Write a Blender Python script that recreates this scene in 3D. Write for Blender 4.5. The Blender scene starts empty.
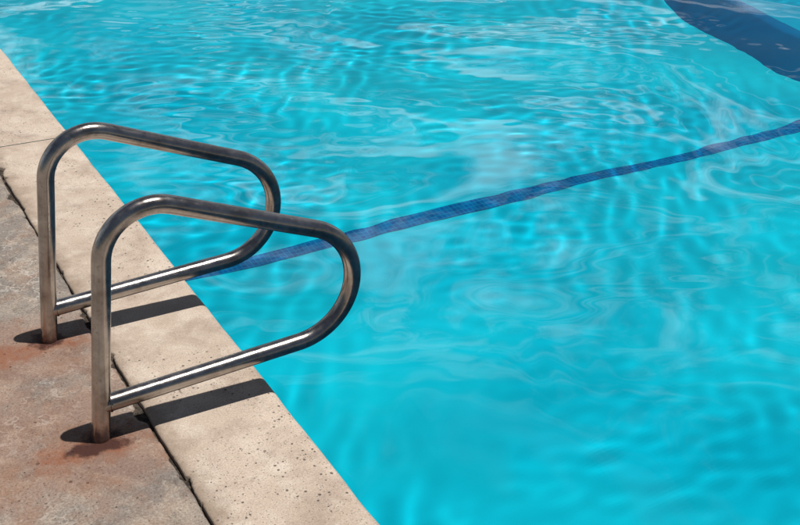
import bpy, math, numpy as np
from mathutils import Matrix, Vector, noise
D=bpy.data; col=bpy.context.collection
rng=np.random.default_rng(3)
# ---------------------------------------------------------------- camera
cam=D.cameras.new("camera"); co=D.objects.new("camera",cam); col.objects.link(co)
R=((0.8676601844786406,0.21283526645673523,-0.44929606455296467),(-0.49635290710275226,0.422249515338116,-0.7585111326851919),(0.028277126465359376,0.881139317105426,0.4720104956140757))
m=Matrix(R).to_4x4(); m.translation=Vector((-0.92179,-2.1763,1.63813)); co.matrix_world=m
cam.sensor_width=36; cam.lens=48.825; cam.clip_start=.05; cam.clip_end=3000; bpy.context.scene.camera=co
# ---------------------------------------------------------------- node helpers
class NT:
    def __init__(s,name,tree=None):
        if tree is None:
            s.m=D.materials.new(name); s.m.use_nodes=True; s.t=s.m.node_tree; s.t.nodes.clear()
            s.out=s.n("ShaderNodeOutputMaterial"); s.pos=s.n("ShaderNodeNewGeometry").outputs["Position"]
        else:
            s.t=tree; s.pos=s.n("ShaderNodeTexCoord").outputs["Generated"]
    def n(s,t,**k):
        x=s.t.nodes.new(t)
        for a,b in k.items(): setattr(x,a,b)
        return x
    def l(s,a,b):
        if isinstance(a,(int,float)): b.default_value=a
        elif isinstance(a,(tuple,list)): b.default_value=(*a,1) if len(a)==3 and b.type=='RGBA' else a
        else: s.t.links.new(a,b)
    def noise(s,sc,det=4,rough=.55,vec=None,dist=0,out=0):
        x=s.n("ShaderNodeTexNoise"); x.inputs["Scale"].default_value=sc; x.inputs["Detail"].default_value=det; x.inputs["Roughness"].default_value=rough; x.inputs["Distortion"].default_value=dist
        s.l(vec or s.pos,x.inputs["Vector"]); return x.outputs[out]
    def scale(s,v,vec=None,loc=(0,0,0),rot=(0,0,0)):
        x=s.n("ShaderNodeMapping"); s.l(vec or s.pos,x.inputs[0]); x.inputs["Scale"].default_value=v; x.inputs["Location"].default_value=loc; x.inputs["Rotation"].default_value=rot; return x.outputs[0]
    def mr(s,v,a,b,c=0,d=1,smooth=False):
        x=s.n("ShaderNodeMapRange"); 
        if smooth: x.interpolation_type='SMOOTHSTEP'
        s.l(v,x.inputs[0])
        for i,q in enumerate((a,b,c,d)): x.inputs[i+1].default_value=q
        return x.outputs[0]
    def mix(s,f,a,b,mode='MIX'):
        x=s.n("ShaderNodeMix",data_type='RGBA',blend_type=mode); s.l(f,x.inputs[0]); s.l(a,x.inputs[6]); s.l(b,x.inputs[7]); return x.outputs[2]
    def math(s,op,a,b=0,c=None):
        x=s.n("ShaderNodeMath",operation=op); s.l(a,x.inputs[0]); s.l(b,x.inputs[1])
        if c is not None: s.l(c,x.inputs[2])
        return x.outputs[0]
    def dist(s,p,sc=(1,1,1),vec=None):
        x=s.n("ShaderNodeVectorMath",operation='SUBTRACT'); s.l(vec or s.pos,x.inputs[0]); x.inputs[1].default_value=p
        y=s.n("ShaderNodeVectorMath",operation='MULTIPLY'); s.l(x.outputs[0],y.inputs[0]); y.inputs[1].default_value=sc
        z=s.n("ShaderNodeVectorMath",operation='LENGTH'); s.l(y.outputs[0],z.inputs[0]); return z.outputs["Value"]
    def bump(s,h,st,d,prev=None):
        x=s.n("ShaderNodeBump"); s.l(h,x.inputs["Height"]); x.inputs["Strength"].default_value=st; x.inputs["Distance"].default_value=d
        if prev: s.l(prev,x.inputs["Normal"])
        return x.outputs[0]
    def pr(s,colr,rough,normal=None,**k):
        p=s.n("ShaderNodeBsdfPrincipled"); s.l(colr,p.inputs["Base Color"]); s.l(rough,p.inputs["Roughness"])
        if normal: s.l(normal,p.inputs["Normal"])
        for a,b in k.items(): s.l(b,p.inputs[a.replace("_"," ")])
        s.l(p.outputs[0],s.out.inputs[0]); return p
    def pits(s,sc,dmax,thr,mask=None,seed=0):
        v=s.n("ShaderNodeTexVoronoi"); v.inputs["Scale"].default_value=sc; s.l(s.scale((1,1,1),loc=(seed,seed*.3,0)),v.inputs["Vector"])
        sep=s.n("ShaderNodeSeparateColor"); s.l(v.outputs["Color"],sep.inputs[0])
        rad=s.math('MULTIPLY',s.mr(sep.outputs[0],thr,1,0,1),dmax)
        p=s.mr(s.math('SUBTRACT',v.outputs["Distance"],rad),-.03,.03,1,0)
        p=s.math('MULTIPLY',p,s.mr(sep.outputs[0],thr,thr+.03,0,1))
        if mask is not None: p=s.math('MULTIPLY',p,mask)
        return p
def blobs(N,items,wob,e0,e1):
    r=None
    for (cx,cy),(sx,sy) in items:
        d=N.math('ADD',N.dist((cx,cy,0),(sx,sy,0)),wob)
        q=N.mr(d,e0,e1,1,0,True)
        r=q if r is None else N.math('MAXIMUM',r,q)
    return r
def make_deck():
    N=NT("aged_concrete")
    base=N.mix(N.mr(N.noise(1.9,4,.6,N.scale((1,1,1),loc=(.4,.3,0))),.38,.62),(.25,.225,.205),(.42,.35,.295))
    base=N.mix(N.mr(N.noise(6.5,6,.7,dist=.6),.48,.64),base,(.52,.43,.35))
    base=N.mix(N.mr(N.noise(11,5,.75,N.scale((1,1,1),loc=(5,2,0))),.50,.68,0,.75),base,(.16,.13,.11))
    base=N.mix(N.mr(N.noise(8,5,.7,N.scale((1,1,1),loc=(1,9,0))),.50,.68,0,.6),base,(.36,.21,.135))
    base=N.mix(N.mr(N.noise(55,4,.7),.52,.72,0,.65),base,(.54,.48,.42))
    base=N.mix(N.mr(N.noise(170,3,.7),.3,.7,0,1),base,N.mix(1.0,base,(.45,.45,.45),'MULTIPLY'))
    p1=N.pits(60,.24,.82,N.mr(N.noise(4,3),.40,.56)); p2=N.pits(140,.3,.72,None,3)
    rings=N.math('MULTIPLY',N.mr(N.math('ABSOLUTE',N.math('SUBTRACT',N.noise(13,3,.6),.56)),.003,.022,1,0),N.mr(N.noise(3,2),.46,.58))
    base=N.mix(N.math('MULTIPLY',rings,.55),base,(.56,.52,.47))
    base=N.mix(N.math('MULTIPLY',p2,.65),base,(.08,.065,.055)); base=N.mix(p1,base,(.05,.04,.035))
    # rust washed out from the post feet
    wob=N.mr(N.noise(9,6,.65),.3,.7,-.07,.07)
    rm=blobs(N,(((-.485,-.025),(.75,1.35)),((-.585,.47),(.5,1.7)),((-.46,-.0),(1.3,1.5))),wob,.03,.13)
    base=N.mix(N.math('MULTIPLY',rm,N.mr(N.noise(40,5,.75),.25,.6,.15,.92)),base,(.22,.066,.024))
    halo=blobs(N,(((-.50,-.06),(.5,.8)),((-.60,.42),(.4,.8)),((-.62,.15),(.6,.6))),N.mr(N.noise(6,6,.7,N.scale((1,1,1),loc=(3,3,0))),.3,.7,-.12,.12),.05,.24)
    base=N.mix(N.math('MULTIPLY',halo,.38),base,(.30,.13,.07))
    wob2=N.mr(N.noise(30,4,.6),.3,.7,-.02,.02)
    base=N.mix(blobs(N,(((-.462,0),(1,1)),((-.462,.5),(1,1)),((-.475,-.03),(.6,1.5))),wob2,.026,.058),base,(.055,.015,.008))
    h=N.math('SUBTRACT',N.math('ADD',N.noise(160,5,.7),N.math('MULTIPLY',N.noise(22,4,.6),1.5)),N.math('MULTIPLY',N.math('ADD',p1,N.math('MULTIPLY',p2,.5)),1.5))
    N.pr(base,.85,N.bump(h,.9,.005)); return N.m
def make_coping():
    N=NT("coping_concrete")
    base=N.mix(N.mr(N.noise(2.2,5,.6),.35,.65),(.49,.395,.315),(.65,.55,.455))
    base=N.mix(N.mr(N.noise(9,6,.7,dist=.5),.5,.72,0,.8),base,(.73,.65,.56))
    base=N.mix(N.mr(N.noise(7,5,.7,N.scale((1,1,1),loc=(7,1,0))),.48,.68,0,.7),base,(.36,.275,.22))
    base=N.mix(N.mr(N.noise(18,5,.75,N.scale((1,1,1),loc=(2,5,0))),.56,.72,0,.5),base,(.30,.225,.175))
    base=N.mix(N.mr(N.noise(230,3,.7),.35,.7,0,.85),base,N.mix(1.0,base,(.58,.56,.54),'MULTIPLY'))
    msk=N.mr(N.noise(2.3,2,.5,N.scale((1,1,1),loc=(.6,.2,0))),.40,.54)
    p1=N.pits(85,.32,.66,msk); p2=N.pits(190,.34,.45,msk,4)
    base=N.mix(N.math('MULTIPLY',p2,.7),base,(.15,.115,.09)); base=N.mix(N.math('MULTIPLY',p1,.9),base,(.08,.06,.05))
    sx=N.n("ShaderNodeSeparateXYZ"); N.l(N.pos,sx.inputs[0])
    g=N.mr(N.math('ADD',sx.outputs[0],N.mr(N.noise(14,5,.7),.3,.7,-.035,.035)),-.33,-.275,.8,0)
    base=N.mix(g,base,(.26,.195,.145))
    h=N.math('SUBTRACT',N.math('ADD',N.noise(220,4,.7),N.math('MULTIPLY',N.noise(25,4,.6),1.2)),N.math('MULTIPLY',N.math('ADD',p1,N.math('MULTIPLY',p2,.6)),2.0))
    N.pr(base,.8,N.bump(h,.65,.0035)); return N.m
def make_joint():
    N=NT("joint_dirt"); c=N.mix(N.mr(N.noise(60,4,.7),.45,.65),(.02,.016,.013),(.10,.075,.055)); N.pr(c,.95,N.bump(N.noise(150,4,.7),1,.004)); return N.m
def make_pool(name="painted_pool_plaster",a=(.0,.50,.70),b=(.004,.60,.77)):
    N=NT(name)
    c=N.mix(N.mr(N.noise(.8,3,.6),.35,.65),a,b)
    d=N.n("ShaderNodeBsdfDiffuse"); N.l(c,d.inputs[0]); N.l(d.outputs[0],N.out.inputs[0]); return N.m
def make_line():
    N=NT("blue_mosaic_tile")
    b=N.n("ShaderNodeTexBrick"); b.offset=0; b.inputs["Scale"].default_value=1; b.inputs["Brick Width"].default_value=.024; b.inputs["Row Height"].default_value=.024; b.inputs["Mortar Size"].default_value=.0013
    N.l(N.pos,b.inputs["Vector"]); N.l((.0,.09,.30),b.inputs["Color1"]); N.l((.0,.15,.39),b.inputs["Color2"]); N.l((.005,.24,.44),b.inputs["Mortar"])
    d=N.n("ShaderNodeBsdfDiffuse"); N.l(b.outputs[0],d.inputs[0]); N.l(d.outputs[0],N.out.inputs[0]); return N.m
def make_steel():
    N=NT("weathered_stainless_steel")
    c=N.mix(N.mr(N.noise(14,5,.65),.4,.65),(.47,.445,.425),(.29,.26,.24))
    c=N.mix(N.mr(N.noise(60,5,.7),.58,.72,0,.55),c,(.16,.12,.10))
    sep=N.n("ShaderNodeSeparateXYZ"); N.l(N.pos,sep.inputs[0])
    lo=N.mr(N.math('ADD',sep.outputs[2],N.mr(N.noise(40,4,.7),.3,.7,-.02,.02)),.0,.05,.9,0)
    c=N.mix(lo,c,(.12,.05,.03))
    r=N.mr(N.noise(45,5,.7),.3,.7,.14,.28)
    N.pr(c,r,N.bump(N.noise(300,3,.6),.10,.001),Metallic=N.math('SUBTRACT',.98,N.math('MULTIPLY',lo,.6))); return N.m
def make_water():
    N=NT("clear_water")
    g=N.n("ShaderNodeBsdfGlass"); g.distribution='BECKMANN'; g.inputs["Roughness"].default_value=0; g.inputs["IOR"].default_value=1.333; g.inputs["Color"].default_value=(1,1,1,1)
    N.l(g.outputs[0],N.out.inputs[0]); return N.m
def make_ground():
    N=NT("dry_grass"); N.pr(N.mix(N.mr(N.noise(.8,8,.7),.35,.65),(.05,.08,.025),(.12,.11,.05)),.95); return N.m
# ---------------------------------------------------------------- mesh helpers
def fast_mesh(name,v,q,mt,smooth=False,parent=None):
    me=D.meshes.new(name); v=np.asarray(v,dtype=np.float32); q=np.asarray(q,dtype=np.int32)
    me.vertices.add(len(v)); me.vertices.foreach_set("co",v.ravel()); me.loops.add(q.size); me.loops.foreach_set("vertex_index",q.ravel())
    me.polygons.add(len(q)); me.polygons.foreach_set("loop_start",np.arange(len(q),dtype=np.int32)*q.shape[1]); me.polygons.foreach_set("use_smooth",[smooth]*len(q)); me.update(calc_edges=True)
    me.materials.append(mt); o=D.objects.new(name,me); col.objects.link(o)
    if parent: o.parent=parent
    return o
def grid_idx(a,b,off=0,closed=False):
    i=np.arange(a*b).reshape(a,b)+off
    if closed: i=np.concatenate([i,i[:,:1]],1)
    return np.stack([i[:-1,:-1],i[:-1,1:],i[1:,1:],i[1:,:-1]],-1).reshape(-1,4)
def fbm1(y,seed,fr,octv=4):
    return np.array([sum(noise.noise(Vector((seed+k*7.3,t*fr*2**k,seed)))/2**k for k in range(octv)) for t in y])
X0,X1,Y0,Y1=0.0,10.0,-5.0,13.0; CW=.328
m_deck=make_deck(); m_cop=make_coping(); m_joint=make_joint(); m_pool=make_pool(); m_line=make_line(); m_steel=make_steel()
m_shelf=make_pool("painted_shelf_plaster",(.0,.40,.64),(.0,.46,.70)); m_edge=make_pool("painted_edge_shade",(.0,.17,.42),(.0,.22,.48))  # edge material: shade of the shelf side put into its dark blue colour
# ---------------------------------------------------------------- coping
cv=[];cq=[];coff=0
def coping_run(s,tf,detail=False):
    global coff
    nose=[(-.026+.026*math.sin(a),-.026+.026*math.cos(a)) for a in np.linspace(0,math.pi/2,7)]
    prof=[(-CW,-.05),(-CW,-.004),(-CW+.004,-.0008),(-CW+.012,0),(-.2,0),(-.1,0)]+nose+[(0,-.05),(-.004,-.056),(-.035,-.056)]
    P=np.zeros((len(s),len(prof),3))
    j=fbm1(s,1.7,9,5)*.004 if detail else np.zeros(len(s))
    chip=np.maximum(0,fbm1(s,9.1,14,3)-.28)*.035 if detail else j
    lip=fbm1(s,4.2,5,5)*.003 if detail else j
    for k,(a,z) in enumerate(prof):
        P[:,k,0]=a+ (j+chip if k<4 else (lip if k>=6 else 0)); P[:,k,1]=s; P[:,k,2]=z
    V=tf(P.reshape(-1,3)); cv.append(V); cq.append(grid_idx(len(s),len(prof),coff)[:,::-1]); 
    coff+=len(V)
for a,b in ((1.984,4.98),(-1.02,1.978),(4.986,8),(8.006,Y1+CW),(-3.4,-1.026),(Y0-CW,-3.406)):
    det=a<5 and b>-1.5
    s=np.arange(a,b,.004) if det else np.linspace(a,b,8)
    s=s.copy(); s[-1]=b
    if det:
        s=np.concatenate([[a],[a+.0015],s[1:-1],[b-.0015],[b]])
    coping_run(s,lambda P:P,det)
coping_run(np.linspace(Y0-CW,Y1+CW,8),lambda P:np.stack([X1-P[:,0],P[:,1],P[:,2]],-1))
coping_run(np.linspace(X0+.003,X1-.003,8),lambda P:np.stack([P[:,1],Y0+P[:,0],P[:,2]],-1))
coping_run(np.linspace(X0+.003,X1-.003,8),lambda P:np.stack([P[:,1],Y1-P[:,0],P[:,2]],-1))
cop=fast_mesh("pool_coping",np.concatenate(cv),np.concatenate(cq),m_cop,True)
# ---------------------------------------------------------------- deck (ragged inner edge along the joint)
s=np.concatenate([[-30],np.linspace(-6,-1.6,6),np.arange(-1.5,5.2,.004),np.linspace(5.4,14,6),[40]])
j=fbm1(s,5.5,10,5)*.005-np.maximum(0,fbm1(s,2.3,12,3)-.22)*.04
e=-CW-.009+j
V=[]
for xx,zz in ((e,-.05),(e,-.005),(e-.004,-.001),(e-.012,0),(np.full_like(s,-1.5),0),(np.full_like(s,-30.0),0)):
    V.append(np.stack([xx,s,np.full_like(s,zz)],-1))
V=np.stack(V,1).reshape(-1,3); Q=grid_idx(len(s),6)
off=len(V); b=[(-CW-.009,-30),(X1+CW+.009,-30),(X1+CW+.009,Y0-CW-.009),(-CW-.009,Y0-CW-.009), (-CW-.009,Y1+CW+.009),(X1+CW+.009,Y1+CW+.009),(X1+CW+.009,40),(-CW-.009,40),(30,-30),(30,40)]
V=np.concatenate([V,[(x,y,0) for x,y in b]]); Q=np.concatenate([Q,np.array([(0,1,2,3),(4,5,6,7),(1,8,9,6)])+off])
deck=fast_mesh("pool_deck",V,Q,m_deck)
jt=fast_mesh("expansion_joint",[(-.40,-30,-.016),(-.30,-30,-.016),(-.30,40,-.016),(-.40,40,-.016)],[(0,1,2,3)],m_joint,parent=deck)
o=400
gv=[(-o,-o),(o,-o),(o,o),(-o,o),(-29,-29),(29,-29),(29,39),(-29,39)]
fast_mesh("ground",[(x,y,-.06) for x,y in gv],[(0,1,5,4),(1,2,6,5),(2,3,7,6),(3,0,4,7)],make_ground())
# ---------------------------------------------------------------- pool shell
pool=D.objects.new("swimming_pool",None); col.objects.link(pool)
DZ=-1.3; a0,a1,b0,b1=X0-.03,X1+.03,Y0-.03,Y1+.03
sh=fast_mesh("shell",[(a0,b0,DZ),(a1,b0,DZ),(a1,b1,DZ),(a0,b1,DZ),(a0,b0,-.03),(a1,b0,-.03),(a1,b1,-.03),(a0,b1,-.03)],[(0,1,2,3),(0,4,5,1),(1,5,6,2),(2,6,7,3),(3,7,4,0)],m_pool,parent=pool)
w=.08; yl=lambda x:1.885-.044*x
nseg=60; xs=np.linspace(a0,4.4,nseg)
ln=fast_mesh("tile_line",np.stack([np.stack([xs,yl(xs)-w/2,np.full(nseg,DZ+.004)],-1),np.stack([xs,yl(xs)+w/2,np.full(nseg,DZ+.004)],-1)],1).reshape(-1,3),grid_idx(nseg,2)[:,::-1],m_line,parent=pool)
# round raised shelf: battered side with its shade painted in dark blue, lighter top
cx,cy,rr,zt=8.75,2.15,4.27,-.90
th=np.linspace(math.acos((a1-.03-cx)/(rr-.5)),2*math.pi-math.acos((a1-.03-cx)/(rr-.5)),97)
def ring(name,pr,mt):
    V=np.array([[(min(cx+r*math.cos(t),a1),cy+r*math.sin(t),z) for r,z in pr] for t in th]).reshape(-1,3)
    return fast_mesh(name,V,grid_idx(len(th),len(pr)),mt,True,parent=pool)
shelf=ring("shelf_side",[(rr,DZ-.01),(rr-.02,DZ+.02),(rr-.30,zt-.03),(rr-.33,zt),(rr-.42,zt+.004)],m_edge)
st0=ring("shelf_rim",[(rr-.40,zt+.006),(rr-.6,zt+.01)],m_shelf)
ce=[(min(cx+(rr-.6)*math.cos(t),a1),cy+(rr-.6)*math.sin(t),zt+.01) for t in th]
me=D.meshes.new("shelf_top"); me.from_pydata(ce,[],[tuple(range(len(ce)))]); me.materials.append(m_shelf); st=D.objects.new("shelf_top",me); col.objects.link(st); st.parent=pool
# ---------------------------------------------------------------- water
W=[]
for i in range(10): W.append((rng.uniform(.8,2.6),rng.uniform(0,6.28),.010,rng.random()*6.28,0))
for i in range(22): W.append((.24*(.9/.24)**rng.random(),rng.normal(1.1,.55),.0026,rng.random()*6.28,1))
for i in range(16): W.append((.07*(.17/.07)**rng.random(),rng.normal(1.15,.28),.0033,rng.random()*6.28,2))
for i in range(14): W.append((.08*(.20/.08)**rng.random(),rng.normal(2.5,.25),.0034,rng.random()*6.28,3))
def height(x,y):
    h=np.zeros_like(x); 
    env=.7+.5*np.sin(.9*x+1.3*y+1)*np.sin(1.4*x-.7*y)
    e2=np.clip(.55+.8*np.sin(1.7*x+.8*y+2+np.sin(2*y))*np.sin(-.9*x+2.1*y+np.sin(1.6*x)),.12,1.4)*np.clip(.6+.18*(y-.3),.5,1.3)
    e3=np.clip(.6+.9*np.sin(1.3*x-1.9*y+np.sin(1.1*y))*np.sin(2.2*x+.6*y+1.5*np.sin(x)),.1,1.4)
    for n,(lam,th,sl,ph,c) in enumerate(W):
        k=2*math.pi/lam
        h+=sl/k*np.sin(k*(x*math.cos(th)+y*math.sin(th))+ph+1.6*np.sin(x*1.7+n+.5*y)+1.6*np.sin(y*1.5+2.3*n))*(1,env,e2,e3)[c]
    return h
def axis(lo,f0,f1,hi,st):
    return np.concatenate([np.linspace(lo,f0,12,endpoint=False),np.arange(f0,f1,st),np.linspace(f1,hi,24)]) if lo<f0 else np.concatenate([np.arange(f0,f1,st),np.linspace(f1,hi,24)])
xs=axis(a0,a0,5.6,a1,.015); ys=axis(b0,-1.4,5.6,b1,.015)
gx,gy=np.meshgrid(xs,ys); gz=-.10+height(gx,gy)
water=fast_mesh("water",np.stack([gx,gy,gz],-1).reshape(-1,3),grid_idx(len(ys),len(xs)),make_water(),True)
water.cycles.is_caustics_caster=True
for ob in (sh,ln,shelf,st,st0): ob.cycles.is_caustics_receiver=True
# ---------------------------------------------------------------- handrails
def arc(c,r,a,b,n): return [(c[0]+r*math.cos(t),c[1]+r*math.sin(t)) for t in np.linspace(a,b,n)]
def rail_path():
    p0=Vector((-.462,-.03)); c1=Vector((-.3935,.640)); u=(p0-c1).normalized(); ub=Vector((1,-.394)).normalized(); r=.125
    half=u.angle(ub)/2; tl=r/math.tan(half); cen=c1+(u+ub).normalized()*(r/math.sin(half))
    s=c1+u*tl; e=c1+ub*tl; sa=math.atan2(s.y-cen.y,s.x-cen.x); ea=math.atan2(e.y-cen.y,e.x-cen.x)
    if sa<0: sa+=2*math.pi
    P=[tuple(p0.lerp(s,t)) for t in np.linspace(0,1,12)[:-1]]+arc(cen,r,sa,ea,26)
    c2=(.061,.286); r2=.164; q0=math.atan2(1,.394); 
    A=arc(c2,r2,q0,-math.pi/2+.0549,44)
    st_=P[-1]; P+= [tuple(Vector(st_).lerp(Vector(A[0]),t)) for t in np.linspace(0,1,12)[1:-1]]+A
    en=(-.447,.0945); P+=[tuple(Vector(A[-1]).lerp(Vector(en),t)) for t in np.linspace(0,1,14)[1:]]
    return P
path=rail_path()
def tube(name,pts,r,mt,parent):
    pts=[Vector(p) for p in pts]; vs=[]; n=32
    for k,p in enumerate(pts):
        t=(pts[min(k+1,len(pts)-1)]-pts[max(k-1,0)]).normalized(); a=Vector((0,1,0)); bb=t.cross(a).normalized()
        for q in range(n):
            an=2*math.pi*q/n; vs.append(p+r*(a*math.cos(an)+bb*math.sin(an)))
    return fast_mesh(name,vs,grid_idx(len(pts),n,0,True),mt,True,parent)
def torus(name,c,axis,R0,r,mt,parent):
    z=Vector(axis).normalized(); x=z.orthogonal().normalized(); y=z.cross(x); vs=[]
    n,mm=40,10
    for i in range(n):
        a=2*math.pi*i/n; d=x*math.cos(a)+y*math.sin(a); rj=r*(1+.25*math.sin(9*a+1)*math.sin(4*a))
        for k in range(mm):
            b=2*math.pi*k/mm; vs.append(Vector(c)+d*(R0+rj*math.cos(b))+z*rj*math.sin(b))
    i=np.arange(n*mm).reshape(n,mm); i=np.concatenate([i,i[:1]],0); i=np.concatenate([i,i[:,:1]],1)
    q=np.stack([i[:-1,:-1],i[1:,:-1],i[1:,1:],i[:-1,1:]],-1).reshape(-1,4)
    return fast_mesh(name,vs,q,mt,True,parent)
for idx,yy in enumerate((0.0,.5)):
    h=D.objects.new("pool_handrail",None); col.objects.link(h); h.location=(0,yy,0)
    tube("bent_tube",[(x,0,z) for x,z in path],.0222,m_steel,h)
    torus("weld_bead",(-.4285,0,.0955),(1,0,.055),.0215,.0028,m_steel,h)
# ---------------------------------------------------------------- light
s=Vector((0.235,-0.088,1)).normalized()
L=D.lights.new("sun","SUN"); L.energy=4.8; L.angle=math.radians(.5); L.color=(1,.955,.89); lo=D.objects.new("sun",L); col.objects.link(lo)
lo.rotation_euler=s.to_track_quat('Z','Y').to_euler(); L.cycles.is_caustics_light=True; L.cycles.max_bounces=1
Wd=D.worlds.new("World"); bpy.context.scene.world=Wd; Wd.use_nodes=True; nt=Wd.node_tree
sk=nt.nodes.new("ShaderNodeTexSky"); sk.sky_type='NISHITA'; sk.sun_disc=False; sk.sun_elevation=math.asin(s.z); sk.sun_rotation=math.atan2(s.x,s.y)
N=NT("",nt)
cl=N.mr(N.noise(5.5,6,.64,N.scale((1,1,2.6)),dist=.8),.46,.68,0,1,True)
sep=N.n("ShaderNodeSeparateXYZ"); N.l(N.pos,sep.inputs[0])
cl=N.math('MULTIPLY',cl,N.math('MULTIPLY',N.mr(sep.outputs[2],.45,.75,1,0,True),N.mr(sep.outputs[1],-.1,.3,0,1,True)))
skc=N.mix(cl,sk.outputs[0],(44,45,46))
nt.links.new(skc,nt.nodes["Background"].inputs[0]); nt.nodes["Background"].inputs[1].default_value=.03
vs_=bpy.context.scene.view_settings; vs_.view_transform='Standard'; vs_.look='None'; vs_.exposure=0
